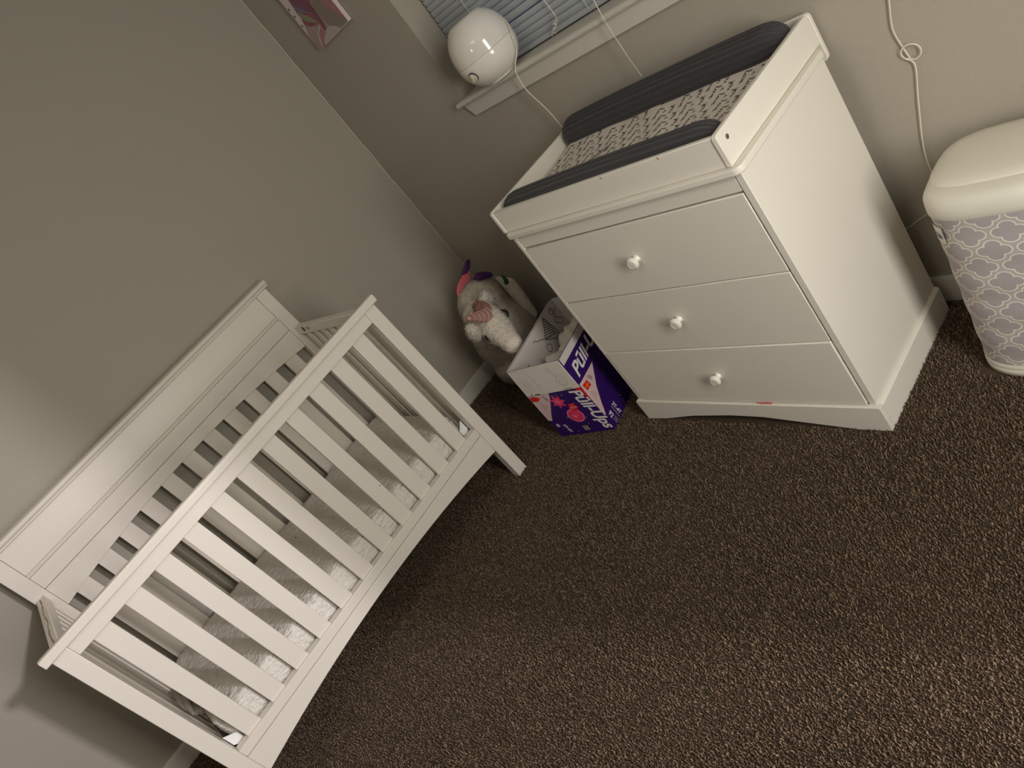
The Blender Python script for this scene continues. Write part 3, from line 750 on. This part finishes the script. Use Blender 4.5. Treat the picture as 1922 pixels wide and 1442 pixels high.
for k in range(3): poly2('stamp_line', 'F', [(-.131+.009*k, .041), (-.126+.009*k, .041), (-.126+.009*k, .016), (-.131+.009*k, .016)], 'linef', .0006)
# faint drawings on the flap and clearer ones inside
def line2(b, face, P, w, off):
    P = [Vector(p) for p in P]
    for i in range(len(P)-1):
        dlt = P[i+1]-P[i]
        if dlt.length < 1e-6: continue
        nrm = Vector((-dlt.y, dlt.x)).normalized()*w
        q = [P[i]-nrm, P[i+1]-nrm, P[i+1]+nrm, P[i]+nrm]
        if face == 'F': vs_ = [(v.x, -off, v.y) for v in q]
        else: vs_ = [(-bw+th+.0012+off, v.x, v.y) for v in q]
        b.add(vs_, [(0, 1, 2, 3)])
fb = MB()
for k in range(3): line2(fb, 'F', [(-.225+.012*k, .33-.01*k), (-.222+.012*k, .27)], .0006, .0058)
line2(fb, 'F', [(-.175, .345), (-.165, .30), (-.172, .25)], .0006, .0058)
line2(fb, 'F', [(-.05+.022*math.cos(a), .275+.026*math.sin(a)) for a in np.linspace(0, 6.28, 20)], .0007, .0058)
line2(fb, 'F', [(-.05+.012*math.cos(a), .270+.014*math.sin(a)) for a in np.linspace(0, 6.28, 16)], .0007, .0058)
line2(fb, 'F', [(-.062, .30), (-.078, .335), (-.070, .345), (-.055, .302)], .0007, .0058)
fb.build('faint_drawing', M['linef'], box, smooth=0)
fb = MB(); line2(fb, 'F', [(-.215, .236), (-.19, .235)], .0022, .0058); line2(fb, 'F', [(-.236, .2375), (-.228, .237)], .0025, .0058); line2(fb, 'F', [(-.07, .236), (-.03, .2345)], .0012, .0058)
fb.build('flap_print', M['ink'], box, smooth=0)
ib = MB()
line2(ib, 'I', [(.312, .352), (.250, .288), (.305, .248), (.335, .252), (.312, .352)], 0.0018, .0004)
for t in np.linspace(.12, .92, 8): line2(ib, 'I', [(.312-.062*t, .352-.064*t), (.312+.018*t, .352-.101*t)], 00.0018, .0004)
line2(ib, 'I', [(.19+.012*k+.003*math.sin(k*2), .330-.008*k+.006*abs(math.sin(k*1.7))) for k in range(9)], 0.0015, .0004)
line2(ib, 'I', [(.24+.016*math.cos(a), .255+.016*math.sin(a)) for a in np.linspace(0, 6.28, 16)], 0.0015, .0004)
line2(ib, 'I', [(.12+.020*math.cos(a)+.004*math.sin(4*a), .235+.020*math.sin(a)) for a in np.linspace(0, 6.28, 24)], 0.0018, .0004)
line2(ib, 'I', [(.12+.010*math.cos(a), .235+.010*math.sin(a)) for a in np.linspace(0, 6.28, 24)], 0.0015, .0004)
line2(ib, 'I', [(.365+.012*math.sin(k*.9), .345-.010*k) for k in range(9)], 0.0018, .0004)
line2(ib, 'I', [(.385+.014*math.sin(k*1.1+1), .335-.010*k) for k in range(9)], 0.0018, .0004)
line2(ib, 'I', [(.37+.013*math.cos(a), .335+.013*math.sin(a)) for a in np.linspace(0, 6.28, 16)], 0.0015, .0004)
for k in range(4): line2(ib, 'I', [(.045+.018*k, .300), (.052+.018*k, .280-.004*k)], .0022, .0004)
line2(ib, 'I', [(.05+.02*math.cos(a), .262+.015*math.sin(a)) for a in np.linspace(0, 6.28, 14)], 0.0021, .0004)
ib.build('line_drawing', M['linep'], box, smooth=0)
# crumpled bag in the carton
bag = MB()
bag.ell((-.118, .240, .228), (.068, .125, .080), (.15, 0, .0))
bag.ell((-.140, .120, .245), (.056, .052, .048))
bo = bag.build('crumpled_bag', M['bag'], None, smooth=0)
bo.location = BXL; bo.rotation_euler = (0, 0, BXT)
rm = bo.modifiers.new('r', 'REMESH'); rm.mode = 'VOXEL'; rm.voxel_size = .005; rm.use_smooth_shade = True
tx = bpy.data.textures.new('crumple', 'MUSGRAVE'); tx.noise_scale = .055
dm = bo.modifiers.new('d', 'DISPLACE'); dm.texture = tx; dm.strength = .018; dm.mid_level = .6; dm.texture_coords = 'LOCAL'
tag(bo, 'crumpled whitish bag stuffed inside the open purple carton', 'bag')

# ------------------------------------------------------------------ plush unicorn
uni = empty('plush_unicorn', 'large white plush unicorn slumped in the corner behind the carton', 'stuffed toy', (.34, -.27, 0))
def U(v): return (v[0]-.34, v[1]-.27+.54, v[2])
def uu(x, y, z_): return (x-.34, y+.27, z_)
def fuzz(o, vox=.006, st=.006, ns=.02, sm=8):
    rm = o.modifiers.new('r', 'REMESH'); rm.mode = 'VOXEL'; rm.voxel_size = vox; rm.use_smooth_shade = True
    s_ = o.modifiers.new('s', 'SMOOTH'); s_.factor = .6; s_.iterations = sm
    t_ = bpy.data.textures.new('fur', 'CLOUDS'); t_.noise_scale = ns
    d_ = o.modifiers.new('d', 'DISPLACE'); d_.texture = t_; d_.strength = st; d_.texture_coords = 'LOCAL'
    t2 = bpy.data.textures.new('fur2', 'CLOUDS'); t2.noise_scale = .006
    d2 = o.modifiers.new('d2', 'DISPLACE'); d2.texture = t2; d2.strength = .0035; d2.texture_coords = 'LOCAL'
b = MB()
b.ell(uu(.31, -.235, .215), (.150, .150, .205)); b.ell(uu(.29, -.215, .385), (.118, .112, .120)); b.ell(uu(.34, -.28, .10), (.14, .12, .095))
b.ell(uu(.40, -.17, .09), (.11, .11, .085))
fuzz(b.build('body', M['fur'], uni, smooth=0), .009, .008, .05)
# head: crown to muzzle
b = MB(); c0 = Vector((.485, -.355, .428)); c1 = Vector((.715, -.452, .352))
for t, r in [(k/14, interp(k/14, [0, .2, .4, .6, .8, 1.0], [.066, .071, .066, .055, .045, .038])) for k in range(15)]:
    c_ = c0.lerp(c1, t); b.ell(uu(*c_), (r, r*1.02, r*.95))
b.ell(uu(.41, -.32, .41), (.08, .08, .08))
fuzz(b.build('head', M['fur'], uni, smooth=0), .0055, .006, .03, 12)
hb0 = Vector((.590, -.392, .462)); ht = Vector((.622, -.486, .534)); hd_ = ht-hb0; hl = hd_.length
prof = []
for i in range(41):
    t = i/40; r = (.027*(1-t)+.010*t); r *= 1+.10*abs(math.sin(t*PI*6))
    if t > .92: r *= math.sqrt(max(0.02, 1-((t-.92)/.08)**2))
    prof.append((r, hl*t))
MB().lathe(prof, uu(*hb0), hd_, 28).build('horn', M['horn'], uni, smooth=50)
hq = hd_.normalized().to_track_quat('Z', 'Y'); hp = []
for i in range(120):
    t = i/119*.86; r = (.027*(1-t)+.010*t)*1.10+.0002; a = t*2*PI*5.5
    hp.append(Vector(uu(*hb0))+hq @ Vector((r*math.cos(a), r*math.sin(a), hl*t)))
MB().tube(hp, .0012, 6).build('horn_stitching', M['triang'], uni)
for nm, c_, r in (('ear', (.520, -.305, .490), (.024, .030, .032)), ('ear', (.560, -.470, .455), (.022, .026, .036))):
    b = MB().ell(uu(*c_), r).ell(uu(c_[0]-.01, c_[1], c_[2]-.02), (.02, .022, .03)); fuzz(b.build(nm, M['fur'], uni, smooth=0), .005, .014, .012, 2)
b = MB().ell(uu(.545, -.374, .474), (.048, .038, .016), (.35, .30, -.2)); b.ell(uu(.505, -.345, .486), (.036, .024, .014), (.25, .15, -.2)); fuzz(b.build('forelock', M['furpink'], uni, smooth=0), .005, .006, .02, 6)
def lash(p0, p1, bend):
    P = []
    for t in np.linspace(0, 1, 7):
        v = Vector(p0).lerp(Vector(p1), t)+Vector(bend)*math.sin(PI*t); P.append(uu(*v))
    return MB().tube(P, [.0015+.0045*math.sin(PI*min(1, t*1.0+.05)) for t in np.linspace(0, 1, 7)], 8)
lash((.604, -.333, .438), (.638, -.350, .407), (.006, .008, 0)).build('closed_eye', M['eye'], uni)
lash((.606, -.466, .424), (.634, -.482, .398), (.004, -.004, .003)).build('closed_eye', M['eye'], uni)
def fur(part, count, ln, seed, m='fur', droop=.5, rad=.0009):
    bpy.context.view_layer.update()
    ev = part.evaluated_get(bpy.context.evaluated_depsgraph_get()); me_ = ev.to_mesh(); me_.calc_loop_triangles()
    nv = len(me_.vertices); co_ = np.empty(nv*3); me_.vertices.foreach_get('co', co_); co_ = co_.reshape(-1, 3)
    tr_ = np.empty(len(me_.loop_triangles)*3, dtype=np.int32); me_.loop_triangles.foreach_get('vertices', tr_); tr_ = tr_.reshape(-1, 3)
    ev.to_mesh_clear()
    a, b_, c_ = co_[tr_[:, 0]], co_[tr_[:, 1]], co_[tr_[:, 2]]; nrm = np.cross(b_-a, c_-a); ar = np.linalg.norm(nrm, axis=1); nrm /= ar[:, None]+1e-12
    rg = np.random.default_rng(seed); f_ = rg.choice(len(ar), count, p=ar/ar.sum()); u = rg.random((count, 1)); v = rg.random((count, 1)); fl_ = (u+v) > 1; u = np.where(fl_, 1-u, u); v = np.where(fl_, 1-v, v)
    P = a[f_]+u*(b_[f_]-a[f_])+v*(c_[f_]-a[f_]); N = nrm[f_]
    D = N+rg.normal(0, .45, (count, 3))+np.array([0, 0, -droop]); D /= np.linalg.norm(D, axis=1)[:, None]
    T = np.cross(D, rg.normal(size=(count, 3))); T /= np.linalg.norm(T, axis=1)[:, None]; B = np.cross(D, T)
    L_ = ln*rg.uniform(.6, 1.3, (count, 1)); V = np.zeros((count, 4, 3)); P0 = P-N*.001
    for k in range(3): an = 2*PI*k/3; V[:, k] = P0+(T*math.cos(an)+B*math.sin(an))*rad
    V[:, 3] = P0+D*L_
    fc = (np.array([[0, 1, 3], [1, 2, 3], [2, 0, 3]])[None]+(np.arange(count)*4)[:, None, None]).reshape(-1)
    m_ = bpy.data.meshes.new('fur'); m_.vertices.add(count*4); m_.vertices.foreach_set('co', V.reshape(-1)); nf = count*3
    m_.loops.add(nf*3); m_.loops.foreach_set('vertex_index', fc.astype(np.int32)); m_.polygons.add(nf)
    m_.polygons.foreach_set('loop_start', np.arange(0, nf*3, 3, dtype=np.int32)); m_.polygons.foreach_set('loop_total', np.full(nf, 3, dtype=np.int32)); m_.update(calc_edges=True)
    m_.materials.append(M[m]); o = bpy.data.objects.new('fur', m_); col.objects.link(o); o.parent = part; o['kind'] = 'stuff'
for q_ in list(uni.children):
    if q_.name.startswith('body'): fur(q_, 42000, .011, 1)
    elif q_.name.startswith('head'): fur(q_, 14000, .008, 2)
    elif q_.name.startswith('ear'): fur(q_, 1800, .015, 3, droop=.2)
    elif q_.name.startswith('forelock'): fur(q_, 2500, .010, 4, 'furpink')
# wings on the back
def wing(name, pts, mt_, th_=.008):
    b = MB(); P = crom(pts+[pts[0]], 5)[:-1]; n = len(P); c_ = sum((Vector(p) for p in P), Vector())/n
    nrm = (Vector(P[0])-c_).cross(Vector(P[n//3])-c_).normalized()
    b.add([uu(*(Vector(p)+nrm*th_*.5)) for p in P]+[uu(*(Vector(p)-nrm*th_*.5)) for p in P]+[uu(*(c_+nrm*th_*1.3)), uu(*(c_-nrm*th_*1.3))],
        [(i, (i+1) % n, 2*n) for i in range(n)]+[(n+(i+1) % n, n+i, 2*n+1) for i in range(n)]+[(i, n+i, n+(i+1) % n, (i+1) % n) for i in range(n)])
    return b.build(name, M[mt_], uni, smooth=60)
wing('wing_tip', [(.235, -.090, .557), (.235, -.109, .567), (.235, -.167, .543), (.238, -.153, .529), (.238, -.125, .533)], 'furpurple')
wing('wing', [(.238, -.133, .525), (.235, -.172, .534), (.236, -.228, .521), (.240, -.259, .492), (.250, -.236, .480), (.250, -.173, .492)], 'furhot')
wing('mane_patch', [(.33, -.190, .520), (.33, -.161, .522), (.33, -.118, .490), (.345, -.112, .468), (.350, -.135, .474), (.345, -.152, .486), (.340, -.175, .496)], 'furpurple', .010)
wing('wing', [(.40, -.135, .470), (.40, -.085, .405), (.40, -.084, .304), (.40, -.100, .214), (.40, -.141, .227), (.40, -.135, .352)], 'fur', .03)
wing('wing_trim', [(.416, -.121, .461), (.418, -.112, .443), (.420, -.119, .416), (.420, -.136, .422)], 'furgreen', .008)

# ------------------------------------------------------------------ carpet pile
def carpet():
    rg = np.random.default_rng(4); sp = .0048
    xs = np.arange(.014, 3.40, sp); ys = np.arange(-3.1, -.016, sp)
    X, Y = np.meshgrid(xs, ys); X = X.ravel(); Y = Y.ravel(); n = len(X)
    X = X+rg.uniform(-.0032, .0032, n); Y = Y+rg.uniform(-.0032, .0032, n)
    # nothing grows through what stands on it
    def loc(X, Y, o, t):
        dx = X-o[0]; dy = Y-o[1]; c, s = math.cos(t), math.sin(t); return c*dx+s*dy, -s*dx+c*dy
    lx, ly = loc(X, Y, (DXW, DYW), DT); keep = ~((lx > W_-pd-.003) & (lx < pd+.003) & (ly > -pd-.002) & (ly < DB+.06))
    lx, ly = loc(X, Y, BXL, BXT); keep &= ~((lx > -bw-.006) & (lx < .002) & (ly > -.006) & (ly < bd))
    keep &= ~((np.abs(X-2.381) < .161) & (np.abs(Y+.165) < .144))
    keep &= ~((X < .02) | (Y > -.02))
    for cxx, cyy in ((-.02, -.025), (-.02, L+.025), (hx-.02, -.027), (hx-.02, L+.027)):
        lx, ly = loc(X, Y, (CX, CY), CT); keep &= ~((np.abs(lx-cxx) < .024) & (np.abs(ly-cyy) < .028))
    X, Y = X[keep], Y[keep]; n = len(X)
    h = rg.uniform(.006, .0125, n)*(.95+.15*np.sin(X*9+1.3*np.sin(Y*7))*np.sin(Y*8))
    ang = rg.uniform(0, 2*np.pi, n); lean = rg.uniform(.0005, .0055, n); r = rg.uniform(.0014, .0022, n)
    la = rg.uniform(0, 2*np.pi, n)
    V = np.zeros((n, 7, 3))
    for k in range(3):
        a = ang+k*2*np.pi/3
        V[:, k, 0] = X+r*.8*np.cos(a); V[:, k, 1] = Y+r*.8*np.sin(a); V[:, k, 2] = 0.0
        V[:, 3+k, 0] = X+lean*.45*np.cos(la)+r*np.cos(a+.7); V[:, 3+k, 1] = Y+lean*.45*np.sin(la)+r*np.sin(a+.7); V[:, 3+k, 2] = h*.62
    V[:, 6, 0] = X+lean*np.cos(la); V[:, 6, 1] = Y+lean*np.sin(la); V[:, 6, 2] = h
    fq = np.array([[0,1,4],[0,4,3],[1,2,5],[1,5,4],[2,0,3],[2,3,5],[3,4,6],[4,5,6],[5,3,6]])
    Fc = (fq[None]+(np.arange(n)*7)[:, None, None]).reshape(-1)
    me = bpy.data.meshes.new('carpet_pile'); nf = n*9
    me.vertices.add(n*7); me.vertices.foreach_set('co', V.reshape(-1))
    me.loops.add(nf*3); me.loops.foreach_set('vertex_index', Fc.astype(np.int32))
    me.polygons.add(nf); me.polygons.foreach_set('loop_start', np.arange(0, nf*3, 3, dtype=np.int32)); me.polygons.foreach_set('loop_total', np.full(nf, 3, dtype=np.int32))
    at = me.attributes.new('tuft', 'FLOAT', 'POINT'); at.data.foreach_set('value', np.repeat(rg.uniform(0, 1, n), 7))
    me.polygons.foreach_set('use_smooth', np.ones(nf, dtype=bool))
    me.update(calc_edges=True)
    m = bpy.data.materials.new('carpet_yarn'); m.use_nodes = True; nt = m.node_tree; bs = nt.nodes['Principled BSDF']
    bs.inputs['Roughness'].default_value = .85; bs.inputs['Specular IOR Level'].default_value = .25; bs.inputs['Sheen Weight'].default_value = .1
    a_ = nt.nodes.new('ShaderNodeAttribute'); a_.attribute_name = 'tuft'
    rp_ = nt.nodes.new('ShaderNodeValToRGB'); rp_.color_ramp.elements[0].color = lin((70, 55, 40)); rp_.color_ramp.elements[1].color = lin((152, 129, 104))
    e = rp_.color_ramp.elements.new(.55); e.color = lin((104, 85, 65))
    nt.links.new(a_.outputs['Fac'], rp_.inputs[0]); nt.links.new(rp_.outputs[0], bs.inputs['Base Color'])
    me.materials.append(m)
    o = bpy.data.objects.new('carpet_pile', me); col.objects.link(o)
    o['kind'] = 'stuff'; tag(o, 'short brown twisted carpet pile covering the whole floor', 'carpet')
carpet()
fluff = MB().tube(crom([(.52, -.46, .013), (.528, -.452, .017), (.537, -.449, .014)], 4), .0022, 6)
tag(fluff.build('lint_speck', M['cord']), 'tiny white lint speck on carpet between crib and carton', 'lint')

# ------------------------------------------------------------------ light
def area(name, loc, target, size, power, color, shape='DISK'):
    l = bpy.data.lights.new(name, 'AREA'); l.shape = shape; l.size = size; l.energy = power; l.color = color
    o = bpy.data.objects.new(name, l); col.objects.link(o); o.location = loc
    o.rotation_euler = (Vector(target)-Vector(loc)).to_track_quat('-Z', 'Y').to_euler(); return o
area('hall_ceiling_light', (6.5, .2, 2.4), (0, -2.2, .7), .24, 165, (1, .95, 1.0))
hg = area('hallway_light', (3.66, -1.20, 1.22), (0, -1.0, 1.1), .42, 35, (1, .955, .885), 'RECTANGLE'); hg.data.size_y = 1.5
area('room_ambient_fill', (2.2, -1.9, 2.40), (2.2, -1.9, 0), .6, 3.0, (1, .94, .82))  # added overhead fill that lifts the ambient level, not a known fixture
area('far_corner_lamp', (2.0, -4.0, 2.1), (.6, -1.2, .6), .35, 4, (1, .94, .88))
w = bpy.data.worlds.new('world'); bpy.context.scene.world = w; w.use_nodes = True
w.node_tree.nodes['Background'].inputs[0].default_value = (.03, .045, .09, 1); w.node_tree.nodes['Background'].inputs[1].default_value = .5
sc = bpy.context.scene
sc.view_settings.view_transform = 'Standard'; sc.view_settings.look = 'None'; sc.view_settings.gamma = 1; sc.view_settings.use_curve_mapping = False
sc.view_settings.exposure = 0
sc.cycles.max_bounces = 8
